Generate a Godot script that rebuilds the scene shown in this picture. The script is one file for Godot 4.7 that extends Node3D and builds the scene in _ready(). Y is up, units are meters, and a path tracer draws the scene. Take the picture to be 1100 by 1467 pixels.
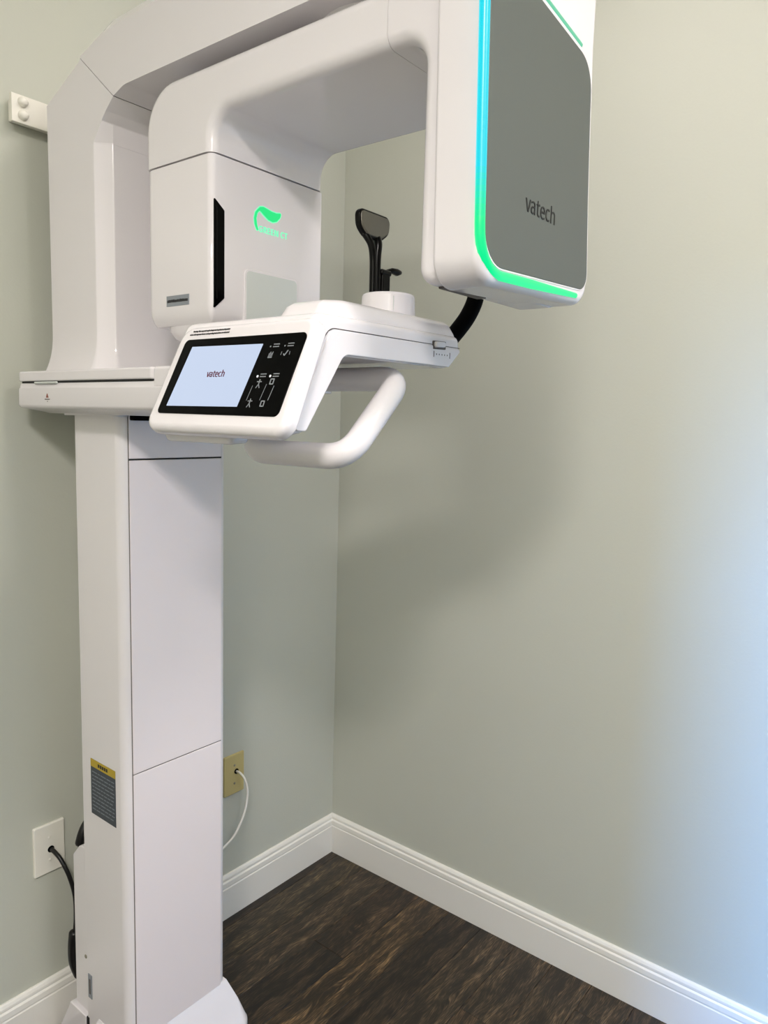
extends Node3D

# Small X-ray room: dental panoramic scanner against a sage wall, in the corner of the room.
# The corner of the two visible walls is the origin: wall_left is the plane z = 0, wall_right the plane x = 0.

const XM := -0.822            # middle plane of the machine
const CEIL := 2.62
const ROOM_L := -3.2
const ROOM_F := 2.35

var M := {}
var machine: Node3D

# ------------------------------------------------------------------ mesh helpers
class MB:
	var v := PackedVector3Array()
	var n := PackedVector3Array()
	var u := PackedVector2Array()
	var use_uv := false
	func tri(a: Vector3, b: Vector3, c: Vector3, na: Vector3, nb: Vector3, nc: Vector3) -> void:
		var g := (b - a).cross(c - a)
		if g.length_squared() < 1e-18:
			return
		if g.dot(na + nb + nc) > 0.0:
			v.append_array([a, c, b]); n.append_array([na, nc, nb])
		else:
			v.append_array([a, b, c]); n.append_array([na, nb, nc])
	func quad(a: Vector3, b: Vector3, c: Vector3, d: Vector3, na: Vector3, nb: Vector3, nc: Vector3, nd: Vector3) -> void:
		tri(a, b, c, na, nb, nc)
		tri(a, c, d, na, nc, nd)
	func mesh() -> ArrayMesh:
		var arr := []
		arr.resize(Mesh.ARRAY_MAX)
		arr[Mesh.ARRAY_VERTEX] = v
		arr[Mesh.ARRAY_NORMAL] = n
		if use_uv:
			arr[Mesh.ARRAY_TEX_UV] = u
		var m := ArrayMesh.new()
		m.add_surface_from_arrays(Mesh.PRIMITIVE_TRIANGLES, arr)
		return m

# polygon [[x, y, radius], ...] -> closed outline of [point, outward normal] with rounded corners
func prof(pts: Array, seg := 6) -> Array:
	var area := 0.0
	var k := pts.size()
	for i in k:
		var a = pts[i]; var b = pts[(i + 1) % k]
		area += a[0] * b[1] - b[0] * a[1]
	var q := pts.duplicate()
	if area < 0.0:
		q.reverse()
	var out := []
	for i in k:
		var p0 := Vector2(q[(i + k - 1) % k][0], q[(i + k - 1) % k][1])
		var p := Vector2(q[i][0], q[i][1])
		var p1 := Vector2(q[(i + 1) % k][0], q[(i + 1) % k][1])
		var r: float = q[i][2] if q[i].size() > 2 else 0.002
		var kf: float = q[i][3] if q[i].size() > 3 else 1.0      # 0 keeps this corner sharp when the outline is inset
		var d0 := (p - p0).normalized()
		var d1 := (p1 - p).normalized()
		var n0 := Vector2(d0.y, -d0.x)
		var n1 := Vector2(d1.y, -d1.x)
		var turn := d0.angle_to(d1)
		if absf(turn) < 0.01:
			out.append([p, (n0 + n1).normalized(), 99.0, p, (n0 + n1).normalized(), kf])
			continue
		var s := signf(turn)
		var t := r * tan(absf(turn) / 2.0)
		var lim := 0.499 * minf((p - p0).length(), (p1 - p).length())
		if t > lim:
			r *= lim / t
			t = lim
		var a2 := p - d0 * t
		var c := a2 - n0 * (s * r)
		var ns := maxi(2, int(ceil(seg * absf(turn) / (PI / 2.0))))
		var mit := (n0 + n1) / maxf(1.0 + n0.dot(n1), 0.1)
		for j in ns + 1:
			var nn := n0.rotated(turn * j / ns)
			out.append([c + nn * (s * r), nn, s * r, p, mit, kf])
	return out

# levels with round edges between w0 and w1: [w, inset, outward part of the normal, part along w]
func bev(w0: float, w1: float, r0: float, r1 := -1.0, seg := 5) -> Array:
	if r1 < 0.0:
		r1 = r0
	var o := []
	if r0 > 0.0:
		for i in seg + 1:
			var a := PI / 2.0 * i / seg
			o.append([w0 + r0 * (1.0 - sin(a)) , r0 * (1.0 - cos(a)), cos(a), -sin(a)])
		o.reverse()
	else:
		o.append([w0, 0.0, 1.0, 0.0])
	if r1 > 0.0:
		for i in seg + 1:
			var a := PI / 2.0 * i / seg
			o.append([w1 - r1 * (1.0 - sin(a)), r1 * (1.0 - cos(a)), cos(a), sin(a)])
	else:
		o.append([w1, 0.0, 1.0, 0.0])
	return o

func chamfer(w0: float, w1: float, dw: float, di: float) -> Array:      # flat chamfers at both ends
	var n := Vector2(dw, di).normalized()
	return [[w0, di, n.x, -n.y], [w0 + dw, 0.0, n.x, -n.y], [w0 + dw, 0.0, 1.0, 0.0], [w1 - dw, 0.0, 1.0, 0.0], [w1 - dw, 0.0, n.x, n.y], [w1, di, n.x, n.y]]

func free_levels(l: Array) -> Array:       # fills in normals for plain [w, inset] levels
	var o := []
	for i in l.size():
		var t := Vector2.ZERO
		if i > 0:
			t += Vector2(-(l[i][1] - l[i - 1][1]), l[i][0] - l[i - 1][0]).normalized()
		if i < l.size() - 1:
			t += Vector2(-(l[i + 1][1] - l[i][1]), l[i + 1][0] - l[i][0]).normalized()
		t = t.normalized()
		o.append([l[i][0], l[i][1], t.y, -t.x])
	return o

var clipped := false
var clips := []            # half-planes [point, normal] that trim the outline of the next sweep

func inset_point(e: Array, d0: float) -> Vector2:
	var d: float = d0 * e[5]
	var q: Vector2 = e[0] - e[1] * d
	var r: float = e[2]
	if (r > 0.0 and d > r) or (r < 0.0 and d < r):
		q = e[3] - e[4] * d
	clipped = false
	for c in clips:
		var h: float = (q - c[0]).dot(c[1])
		if h > -1e-6:
			q -= c[1] * h
			clipped = true
	return q

func edge_n(e: Array, U: Vector3, V: Vector3, W: Vector3, l: Array) -> Vector3:
	if e[5] < 0.5:
		return U * e[1].x + V * e[1].y
	return (U * e[1].x + V * e[1].y) * l[2] + W * l[3]

func ext(mb: MB, pr: Array, O: Vector3, U: Vector3, V: Vector3, W: Vector3, levels: Array, cap0 := true, cap1 := true) -> void:
	var k := pr.size()
	for li in levels.size() - 1:
		var a = levels[li]; var b = levels[li + 1]
		for i in k:
			var j := (i + 1) % k
			var pi: Vector2 = pr[i][0]; var ni: Vector2 = pr[i][1]
			var pj: Vector2 = pr[j][0]; var nj: Vector2 = pr[j][1]
			if pi.distance_squared_to(pj) < 1e-14 and ni.dot(nj) > 0.999:
				continue
			var cut := 0
			var qa := inset_point(pr[i], a[1])
			cut += int(clipped)
			var qb := inset_point(pr[j], a[1])
			cut += int(clipped)
			var qc := inset_point(pr[j], b[1])
			cut += int(clipped)
			var qd := inset_point(pr[i], b[1])
			cut += int(clipped)
			if cut >= 3 or pr[i][5] != pr[j][5]:               # trimmed flat: the face's own normal
				var pa: Vector3 = O + U * qa.x + V * qa.y + W * a[0]; var pb: Vector3 = O + U * qb.x + V * qb.y + W * a[0]
				var pc: Vector3 = O + U * qc.x + V * qc.y + W * b[0]; var pd: Vector3 = O + U * qd.x + V * qd.y + W * b[0]
				var fnm := (pc - pa).cross(pd - pb)
				if fnm.length() < 1e-12:
					continue
				fnm = fnm.normalized()
				if fnm.dot((U * ni.x + V * ni.y) * a[2] + W * a[3] + (U * nj.x + V * nj.y) * b[2] + W * b[3]) < 0.0:
					fnm = -fnm
				mb.quad(pa, pb, pc, pd, fnm, fnm, fnm, fnm)
				continue
			mb.quad(O + U * qa.x + V * qa.y + W * a[0], O + U * qb.x + V * qb.y + W * a[0],
				O + U * qc.x + V * qc.y + W * b[0], O + U * qd.x + V * qd.y + W * b[0],
				edge_n(pr[i], U, V, W, a), edge_n(pr[j], U, V, W, a), edge_n(pr[j], U, V, W, b), edge_n(pr[i], U, V, W, b))
	for e in 2:
		if (e == 0 and not cap0) or (e == 1 and not cap1):
			continue
		var lv = levels[0] if e == 0 else levels[levels.size() - 1]
		var nn := -W if e == 0 else W
		var poly := PackedVector2Array()
		for i in k:
			var q := inset_point(pr[i], lv[1])
			if poly.size() == 0 or poly[poly.size() - 1].distance_to(q) > 1e-6:
				poly.append(q)
		if poly.size() > 2 and poly[0].distance_to(poly[poly.size() - 1]) < 1e-6:
			poly.remove_at(poly.size() - 1)
		var idx := Geometry2D.triangulate_polygon(poly)
		if idx.is_empty():
			print("cap failed ", O, " ", pr.size())
		for t in range(0, idx.size(), 3):
			var a := poly[idx[t]]; var b := poly[idx[t + 1]]; var c := poly[idx[t + 2]]
			mb.tri(O + U * a.x + V * a.y + W * lv[0], O + U * b.x + V * b.y + W * lv[0], O + U * c.x + V * c.y + W * lv[0], nn, nn, nn)
	clips = []

const X := Vector3.RIGHT
const Y := Vector3.UP
const Z := Vector3.BACK
const NIL := Vector3.ZERO

func ext_x(mb: MB, zy: Array, lv: Array) -> void:      # outline in (z, y), swept along x
	ext(mb, zy, NIL, Z, Y, X, lv)
func ext_y(mb: MB, xz: Array, lv: Array) -> void:      # outline in (x, z), swept along y
	ext(mb, xz, NIL, X, Z, Y, lv)
func ext_z(mb: MB, xy: Array, lv: Array) -> void:      # outline in (x, y), swept along z
	ext(mb, xy, NIL, X, Y, Z, lv)

func rbox(mb: MB, a: Vector3, b: Vector3, r := 0.002, seg := 3) -> void:
	ext_y(mb, prof([[a.x, a.z, r], [b.x, a.z, r], [b.x, b.z, r], [a.x, b.z, r]], seg), bev(a.y, b.y, r, -1.0, seg))

func box(a: Vector3, b: Vector3, r := 0.002, seg := 3) -> MB:
	var mb := MB.new()
	rbox(mb, a, b, r, seg)
	return mb

func tube(mb: MB, path: Array, rad, seg := 14, round_ends := true) -> void:
	var pts: Array = path.duplicate()
	var rr := []
	for i in pts.size():
		rr.append(rad[i] if rad is Array else rad)
	if round_ends:
		var d0: Vector3 = (pts[0] - pts[1]).normalized()
		var d1: Vector3 = (pts[-1] - pts[-2]).normalized()
		var p0: Vector3 = pts[0]; var p1: Vector3 = pts[-1]
		var r0: float = rr[0]; var r1: float = rr[-1]
		for i in range(1, 5):
			var a := PI / 2.0 * i / 4.0
			pts.push_front(p0 + d0 * (r0 * sin(a) * 0.6)); rr.push_front(maxf(r0 * cos(a), 1e-5))
			pts.push_back(p1 + d1 * (r1 * sin(a) * 0.6)); rr.push_back(maxf(r1 * cos(a), 1e-5))
	var rings := []
	var nrm := []
	var t: Vector3 = (pts[1] - pts[0]).normalized()
	var side := t.cross(Y if absf(t.y) < 0.9 else X).normalized()
	for i in pts.size():
		var tn: Vector3
		if i == 0: tn = (pts[1] - pts[0]).normalized()
		elif i == pts.size() - 1: tn = (pts[i] - pts[i - 1]).normalized()
		else: tn = ((pts[i + 1] - pts[i]).normalized() + (pts[i] - pts[i - 1]).normalized()).normalized()
		side = (side - tn * side.dot(tn)).normalized()
		var up := tn.cross(side)
		var slope := 0.0
		if i > 0 and i < pts.size() - 1:
			slope = -(rr[i + 1] - rr[i - 1]) / maxf((pts[i + 1] - pts[i - 1]).length(), 1e-6)
		elif i == 0: slope = -6.0
		else: slope = 6.0
		if not round_ends: slope = 0.0
		var ring := []; var ns := []
		for k in seg:
			var a := TAU * k / seg
			var d := side * cos(a) + up * sin(a)
			ring.append(pts[i] + d * rr[i]); ns.append((d + tn * slope).normalized())
		rings.append(ring); nrm.append(ns)
	for i in rings.size() - 1:
		for k in seg:
			var j := (k + 1) % seg
			mb.quad(rings[i][k], rings[i][j], rings[i + 1][j], rings[i + 1][k], nrm[i][k], nrm[i][j], nrm[i + 1][j], nrm[i + 1][k])

func rpath(p: Array, r: float, seg := 8) -> Array:     # polyline with rounded corners
	var o := [p[0]]
	for i in range(1, p.size() - 1):
		var a: Vector3 = p[i] + (p[i - 1] - p[i]).normalized() * r
		var b: Vector3 = p[i] + (p[i + 1] - p[i]).normalized() * r
		for j in seg + 1:
			var t := float(j) / seg
			o.append(a.lerp(p[i], t).lerp(p[i].lerp(b, t), t))
	o.append(p[-1])
	return o

func curve(p: Array, seg := 8) -> Array:               # Catmull-Rom through the points
	var o := []
	for i in p.size() - 1:
		var a: Vector3 = p[maxi(i - 1, 0)]; var b: Vector3 = p[i]; var c: Vector3 = p[i + 1]; var d: Vector3 = p[mini(i + 2, p.size() - 1)]
		for j in seg:
			o.append(b.cubic_interpolate(c, a, d, float(j) / seg))
	o.append(p[-1])
	return o

func lathe(mb: MB, O: Vector3, axis: Vector3, rw: Array, seg := 28) -> void:   # rw: [radius, height] from bottom to top
	var s := axis.cross(Y if absf(axis.y) < 0.9 else X).normalized()
	var t := axis.cross(s)
	for i in rw.size() - 1:
		var d := Vector2(rw[i + 1][0] - rw[i][0], rw[i + 1][1] - rw[i][1]).normalized()
		for k in seg:
			var a0 := TAU * k / seg; var a1 := TAU * (k + 1) / seg
			var e0 := s * cos(a0) + t * sin(a0); var e1 := s * cos(a1) + t * sin(a1)
			var n0 := e0 * d.y - axis * d.x; var n1 := e1 * d.y - axis * d.x
			mb.quad(O + e0 * rw[i][0] + axis * rw[i][1], O + e1 * rw[i][0] + axis * rw[i][1], O + e1 * rw[i + 1][0] + axis * rw[i + 1][1], O + e0 * rw[i + 1][0] + axis * rw[i + 1][1], n0, n1, n1, n0)

# flat outline (already smooth) as a thin plate on a plane
func plate(mb: MB, poly: Array, O: Vector3, U: Vector3, V: Vector3, th: float) -> void:
	ext(mb, prof(poly, 4), O, U, V, U.cross(V).normalized(), [[-0.0005, 0.0, 1.0, 0.0], [th, 0.0, 1.0, 0.0]])

# ------------------------------------------------------------------ scene helpers
func obj(mb: MB, called: String, mat: Material, parent: Node = self) -> MeshInstance3D:
	var o := MeshInstance3D.new()
	o.mesh = mb.mesh()
	o.material_override = mat
	o.name = called
	o.cast_shadow = GeometryInstance3D.SHADOW_CASTING_SETTING_ON
	parent.add_child(o, true)
	if parent is Node3D and not (parent is MeshInstance3D) and parent != self:
		o.position = -parent.position
	return o

func struct(mb: MB, called: String, mat: Material, label: String, category: String) -> MeshInstance3D:
	var o := obj(mb, called, mat)
	o.set_meta("kind", "structure")
	o.set_meta("label", label)
	o.set_meta("category", category)
	return o

func thing(called: String, at: Vector3, label: String, category: String) -> Node3D:
	var o := Node3D.new()
	o.name = called
	var k := 0
	while has_node(NodePath(String(o.name))):
		k += 1
		o.name = "%s_%03d" % [called, k]
	add_child(o, true)
	o.position = at
	o.set_meta("label", label)
	o.set_meta("category", category)
	return o

func lettering(s: String, parent: Node3D, O: Vector3, U: Vector3, V: Vector3, width: float, height: float, mat: Material, bold := 400, called := "lettering") -> void:
	var f := SystemFont.new()
	f.font_names = PackedStringArray(["Droid Sans"])
	f.font_weight = bold
	var tm := TextMesh.new()
	tm.text = s
	tm.font = f
	tm.font_size = 32
	tm.pixel_size = 0.01
	tm.depth = 0.02
	tm.curve_step = 1.0
	var ab := tm.get_aabb()
	var o := MeshInstance3D.new()
	o.mesh = tm
	o.material_override = mat
	o.name = called
	parent.add_child(o, true)
	var W := U.cross(V).normalized()
	var sx := width / ab.size.x
	var sy := height / ab.size.y
	var c := ab.get_center()
	var b := Basis(U.normalized() * sx, V.normalized() * sy, W * 0.03)
	var at := O - b * c + W * 0.0003
	if not (parent is MeshInstance3D):
		at -= parent.position
	o.transform = Transform3D(b, at)

func mat(c: Color, rough: float, metal := 0.0) -> StandardMaterial3D:
	var m := StandardMaterial3D.new()
	m.albedo_color = c
	m.roughness = rough
	m.metallic = metal
	return m

func glow(c: Color, e: float) -> StandardMaterial3D:
	var m := StandardMaterial3D.new()
	m.albedo_color = Color(0.05, 0.05, 0.05)
	m.roughness = 0.3
	m.emission_enabled = true
	m.emission = c
	m.emission_energy_multiplier = e
	return m

func noise_normal(freq: float, size: int, strength: float, seed_: int) -> NoiseTexture2D:
	var f := FastNoiseLite.new()
	f.noise_type = FastNoiseLite.TYPE_SIMPLEX_SMOOTH
	f.frequency = freq
	f.fractal_octaves = 3
	f.seed = seed_
	var t := NoiseTexture2D.new()
	t.width = size; t.height = size
	t.seamless = true
	t.noise = f
	t.as_normal_map = true
	t.bump_strength = strength
	return t

func make_materials() -> void:
	M.white = mat(Color(0.884, 0.868, 0.878), 0.09)
	M.white_soft = mat(Color(0.884, 0.868, 0.874), 0.30)
	M.panel = mat(Color(0.915, 0.878, 0.880), 0.34)
	M.joint = mat(Color(0.42, 0.40, 0.39), 0.6)
	M.gap = mat(Color(0.05, 0.05, 0.05), 0.7)
	M.black = mat(Color(0.018, 0.018, 0.02), 0.28)
	M.black_gloss = mat(Color(0.012, 0.012, 0.014), 0.08)
	M.black_gloss.metallic_specular = 0.15
	M.black.metallic_specular = 0.3
	M.black_matte = mat(Color(0.012, 0.012, 0.014), 0.6)
	M.black_matte.metallic_specular = 0.15
	M.grey_panel = mat(Color(0.345, 0.364, 0.345), 0.5)
	M.grey_pad = mat(Color(0.36, 0.35, 0.31), 0.35)
	M.silver = mat(Color(0.55, 0.57, 0.60), 0.4, 0.2)
	M.cover = mat(Color(0.80, 0.82, 0.81), 0.12)
	M.ink = mat(Color(0.05, 0.05, 0.055), 0.5)
	M.ink_soft = mat(Color(0.30, 0.27, 0.26), 0.5)
	M.ink_magenta = mat(Color(0.33, 0.03, 0.16), 0.5)
	M.ink_white = mat(Color(0.50, 0.52, 0.54), 0.5)
	M.ink_orange = mat(Color(0.50, 0.25, 0.18), 0.5)
	M.label_dark = mat(Color(0.22, 0.245, 0.28), 0.45)
	M.label_line = mat(Color(0.46, 0.49, 0.52), 0.45)
	M.label_yellow = mat(Color(0.70, 0.60, 0.12), 0.45)
	M.plate_white = mat(Color(0.90, 0.89, 0.85), 0.35)
	M.plate_beige = mat(Color(0.74, 0.68, 0.46), 0.35)
	M.steel = mat(Color(0.6, 0.58, 0.52), 0.35, 0.8)
	M.cable_white = mat(Color(0.88, 0.87, 0.84), 0.4)
	M.cable_black = mat(Color(0.02, 0.021, 0.025), 0.4)
	M.base_trim = mat(Color(0.895, 0.888, 0.862), 0.32)
	M.ceiling = mat(Color(0.90, 0.89, 0.87), 0.9)
	M.slab = mat(Color(0.06, 0.05, 0.045), 0.9)
	var w := mat(Color(0.745, 0.754, 0.708), 0.62)
	w.uv1_triplanar = true
	w.uv1_world_triplanar = true
	w.uv1_scale = Vector3(4.0, 4.0, 4.0)
	w.normal_enabled = true
	w.normal_texture = noise_normal(0.055, 512, 2.0, 11)
	w.normal_scale = 0.10
	M.wall = w

func _ready() -> void:
	# ---------------------------------------------------------------- camera
	var cam := Camera3D.new()
	cam.name = "camera"
	var yaw := deg_to_rad(38.307)
	var pitch := deg_to_rad(-7.020)
	var roll := deg_to_rad(1.6265)
	var fw := Vector3(cos(pitch) * cos(yaw), sin(pitch), -cos(pitch) * sin(yaw))
	var rt := fw.cross(Y).normalized()
	var up := rt.cross(fw)
	var r2 := rt * cos(roll) + up * sin(roll)
	var u2 := up * cos(roll) - rt * sin(roll)
	cam.transform = Transform3D(Basis(r2, u2, -fw), Vector3(-1.6948, 1.3915, 1.5182))
	cam.fov = rad_to_deg(2.0 * atan(733.5 / 1062.23))
	cam.near = 0.02
	cam.far = 40.0
	add_child(cam)
	cam.current = true
	# ---------------------------------------------------------------- environment
	var env := Environment.new()
	env.background_mode = Environment.BG_COLOR
	env.background_color = Color(0.62, 0.74, 0.92)
	env.background_energy_multiplier = 0.5
	env.tonemap_mode = Environment.TONE_MAPPER_LINEAR
	env.tonemap_exposure = 1.04
	env.sdfgi_enabled = true
	env.ssao_enabled = true
	env.ssil_enabled = true
	var we := WorldEnvironment.new()
	we.name = "environment"
	we.environment = env
	add_child(we)
	make_materials()
	# ---------------------------------------------------------------- large lights
	ceiling_light(Vector3(-2.50, CEIL, 1.95), 0.36, 5.7, Color(1.0, 0.972, 0.962), "square white ceiling light set above the middle of the room")
	ceiling_light(Vector3(-0.62, CEIL, 0.90), 0.36, 0.45, Color(1.0, 0.960, 0.950), "square white ceiling light set above the scanner by the right wall")
	ceiling_light(Vector3(-0.95, CEIL, 2.12), 0.36, 2.1, Color(1.0, 0.966, 0.955), "added square ceiling light in front of the doorway, fill for the left wall")  # added frontal fill lamp that brightens the left wall and column front
	daylight()
	# ---------------------------------------------------------------- structure
	build_room()
	build_floor()
	# ---------------------------------------------------------------- machine and small things
	build_machine()
	build_wall_things()

func area(parent: Node, size: Vector2, at: Vector3, dir: Vector3, c: Color, e: float) -> void:
	var l := AreaLight3D.new()
	l.name = "light"
	l.area_size = size
	l.area_normalize_energy = true
	l.light_color = c
	l.light_energy = e
	l.shadow_enabled = true
	l.area_range = 12.0
	l.area_attenuation = 2.0
	var upv := Y if absf(dir.y) < 0.9 else X
	l.transform = Transform3D(Basis.looking_at(dir, upv), at)
	parent.add_child(l, true)

func ceiling_light(at: Vector3, s: float, e: float, c: Color, label: String) -> void:
	var t := thing("ceiling_light", at, label, "light")
	var fr := MB.new()
	var h := s / 2.0
	for k in 4:
		var a := [Vector3(-h - 0.03, -0.014, -h - 0.03), Vector3(-h - 0.03, -0.014, h), Vector3(-h - 0.03, -0.014, -h), Vector3(h, -0.014, -h)][k] as Vector3
		var b := [Vector3(h + 0.03, 0.0, -h), Vector3(h + 0.03, 0.0, h + 0.03), Vector3(-h, 0.0, h), Vector3(h + 0.03, 0.0, h)][k] as Vector3
		rbox(fr, at + a, at + b, 0.002)
	obj(fr, "frame", M.plate_white, t)
	obj(box(at + Vector3(-h, -0.008, -h), at + Vector3(h, 0.0, h), 0.001), "diffuser", glow(c, 5.0), t)
	area(t, Vector2(s, s), Vector3(0, -0.012, 0), Vector3.DOWN, c, e)

func daylight() -> void:
	# unseen window added at the passage end to throw blue daylight into the room
	var z := 4.62
	var a := Vector3(-3.42, 1.35, z); var b := Vector3(-2.92, 2.45, z)
	var t := thing("added_passage_window", Vector3((a.x + b.x) / 2.0, 0.0, z), "added unseen passage window that supplies the blue daylight", "window")
	t.set_meta("kind", "structure")
	t.name = "window_1"
	var fr := MB.new()
	rbox(fr, Vector3(a.x - 0.06, a.y - 0.06, z - 0.03), Vector3(a.x, b.y + 0.06, z))
	rbox(fr, Vector3(b.x, a.y - 0.06, z - 0.03), Vector3(b.x + 0.06, b.y + 0.06, z))
	rbox(fr, Vector3(a.x, b.y, z - 0.03), Vector3(b.x, b.y + 0.06, z))
	rbox(fr, Vector3(a.x, a.y - 0.06, z - 0.03), Vector3(b.x, a.y, z))
	obj(fr, "window_frame", M.base_trim, t)
	obj(box(Vector3(a.x, a.y, z - 0.012), Vector3(b.x, b.y, z), 0.001), "pane", glow(Color(0.62, 0.80, 1.0), 4.0), t)
	area(t, Vector2(b.x - a.x, b.y - a.y), Vector3(0, (a.y + b.y) / 2.0, -0.02), Vector3(0, 0, -1), Color(0.38, 0.66, 1.0), 55.0)

func build_room() -> void:
	var T := 0.12
	var HZ := 4.65       # end of the passage
	var HX := -4.0
	struct(box(Vector3(ROOM_L, -0.1, -T), Vector3(T, CEIL, 0.0), 0.001, 1), "wall_left", M.wall, "sage green painted wall behind the white scanner column", "wall")
	struct(box(Vector3(0.0, -0.1, 0.0), Vector3(T, CEIL, HZ + T), 0.001, 1), "wall_right", M.wall, "sage green painted wall to the right of the scanner", "wall")
	struct(box(Vector3(ROOM_L - T, -0.1, -T), Vector3(ROOM_L, CEIL, ROOM_F), 0.001, 1), "wall_back", M.wall, "sage green painted wall facing the right wall", "wall")
	# front wall with the doorway to the passage
	var fw := MB.new()
	var dl := -1.22; var dr := -0.28; var dh := 2.05
	rbox(fw, Vector3(HX, -0.1, ROOM_F), Vector3(dl, CEIL, ROOM_F + T), 0.001, 1)
	rbox(fw, Vector3(dr, -0.1, ROOM_F), Vector3(0.0, CEIL, ROOM_F + T), 0.001, 1)
	rbox(fw, Vector3(dl, dh, ROOM_F), Vector3(dr, CEIL, ROOM_F + T), 0.001, 1)
	struct(fw, "wall_front", M.wall, "sage green painted wall with an open doorway", "wall")
	struct(box(Vector3(dl - 0.03, 1.60, ROOM_F + T), Vector3(dr + 0.03, 2.10, ROOM_F + T + 0.012), 0.002), "added_shade_1", M.base_trim, "added unseen shade across the doorway head that cuts the daylight", "shade")  # unseen shade, added to keep the daylight off the upper right wall
	struct(box(Vector3(HX - T, -0.1, ROOM_F), Vector3(HX, CEIL, HZ + T), 0.001, 1), "wall_passage_side", M.wall, "painted side wall of the passage outside", "wall")
	struct(box(Vector3(HX, -0.1, HZ), Vector3(0.0, CEIL, HZ + T), 0.001, 1), "wall_passage_end", M.wall, "painted end wall of the passage outside", "wall")
	struct(box(Vector3(HX - T, CEIL, -T), Vector3(T, CEIL + 0.1, HZ + T), 0.001, 1), "ceiling", M.ceiling, "flat white ceiling over the room and passage", "ceiling")
	# baseboards
	var hb := 0.125
	var p := [[0.0, 0.0], [0.014, 0.0], [0.014, 0.088], [0.0125, 0.0905], [0.0125, 0.0925], [0.0132, 0.0945], [0.0125, 0.106], [0.0100, 0.1085], [0.0086, 0.1095], [0.0092, 0.1125], [0.0090, 0.117], [0.0065, 0.1225], [0.004, hb], [0.0, hb]]
	var q := []
	for a in p:
		q.append([a[0], a[1], 0.0006])
	var pr := prof(q, 2)
	var mb := MB.new()
	ext(mb, pr, NIL, Z, Y, X, [[ROOM_L, 0.0, 1.0, 0.0], [0.0, 0.0, 1.0, 0.0]])
	struct(mb, "baseboard_left", M.base_trim, "white moulded baseboard along the wall behind the column", "baseboard")
	mb = MB.new()
	ext(mb, pr, NIL, -X, Y, Z, [[0.0, 0.0, 1.0, 0.0], [ROOM_F, 0.0, 1.0, 0.0]])
	struct(mb, "baseboard_right", M.base_trim, "white moulded baseboard along the wall right of the scanner", "baseboard")

# ------------------------------------------------------------------ floor of separate planks
func wood(seed_: int, tone: Color) -> StandardMaterial3D:
	var wpx := 1024; var hpx := 128
	var img := Image.create(wpx, hpx, false, Image.FORMAT_RGB8)
	var warp := FastNoiseLite.new(); warp.seed = seed_; warp.frequency = 0.006; warp.fractal_octaves = 2
	var streak := FastNoiseLite.new(); streak.seed = seed_ + 7; streak.frequency = 0.03; streak.fractal_octaves = 4
	var fine := FastNoiseLite.new(); fine.seed = seed_ + 13; fine.frequency = 0.22; fine.fractal_octaves = 2
	var patch := FastNoiseLite.new(); patch.seed = seed_ + 21; patch.frequency = 0.012; patch.fractal_octaves = 3
	var dark := Color(0.125, 0.102, 0.080); var mid := Color(0.290, 0.237, 0.175); var light := Color(0.50, 0.415, 0.31)
	var rg := RandomNumberGenerator.new(); rg.seed = seed_
	var knots := []
	for i in 2:
		knots.append(Vector2(rg.randf_range(80, 940), rg.randf_range(30, 98)))
	for y in hpx:
		for x in wpx:
			var yy := y + warp.get_noise_2d(x * 0.5, y * 1.2) * 12.0
			var bend := 0.0
			for kn in knots:
				var dx: float = (x - kn.x) / 70.0; var dy: float = (y - kn.y) / 16.0
				var g := exp(-(dx * dx + dy * dy))
				bend += g
			var s := streak.get_noise_2d(x * 0.07 + bend * 6.0, yy * 1.2 + bend * 12.0) * 0.5 + 0.5
			var f := fine.get_noise_2d(x * 0.10, yy * 1.5 + bend * 26.0) * 0.5 + 0.5
			var p := patch.get_noise_2d(x * 0.35, yy * 1.4) * 0.5 + 0.5
			var v := clampf((s - 0.32) * 0.95 + (f - 0.5) * 1.5 + (p - 0.5) * 0.95 + 0.05 - bend * 0.18, 0.0, 1.0)
			var c := dark.lerp(mid, clampf(v * 2.0, 0.0, 1.0)).lerp(light, clampf(v * 2.0 - 1.0, 0.0, 1.0))
			c = Color(c.r * tone.r, c.g * tone.g, c.b * tone.b)
			img.set_pixel(x, y, c)
	var m := StandardMaterial3D.new()
	m.albedo_texture = ImageTexture.create_from_image(img)
	m.roughness = 0.42
	return m

func plank_mesh(l: float, w: float) -> ArrayMesh:
	# plank top with a small bevel all round; uv runs along the plank
	var mb := MB.new()
	mb.use_uv = true
	var b := 0.0012; var d := 0.0014
	var o := [Vector3(0, -d, 0), Vector3(l, -d, 0), Vector3(l, -d, w), Vector3(0, -d, w)]
	var i := [Vector3(b, 0, b), Vector3(l - b, 0, b), Vector3(l - b, 0, w - b), Vector3(b, 0, w - b)]
	var g := [Vector3(0, -0.005, 0), Vector3(l, -0.005, 0), Vector3(l, -0.005, w), Vector3(0, -0.005, w)]
	mb.quad(i[0], i[1], i[2], i[3], Y, Y, Y, Y)
	for k in 4:
		var j := (k + 1) % 4
		var e: Vector3 = (o[j] - o[k]).cross(Y).normalized()
		if e.dot((o[k] + o[j]) / 2.0 - Vector3(l / 2, 0, w / 2)) < 0.0: e = -e
		var nn := (e + Y).normalized()
		mb.quad(o[k], o[j], i[j], i[k], nn, nn, nn, nn)
		mb.quad(g[k], g[j], o[j], o[k], e, e, e, e)
	for v in mb.v:
		mb.u.append(Vector2(v.x / 0.92, v.z / w))
	return mb.mesh()

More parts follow.
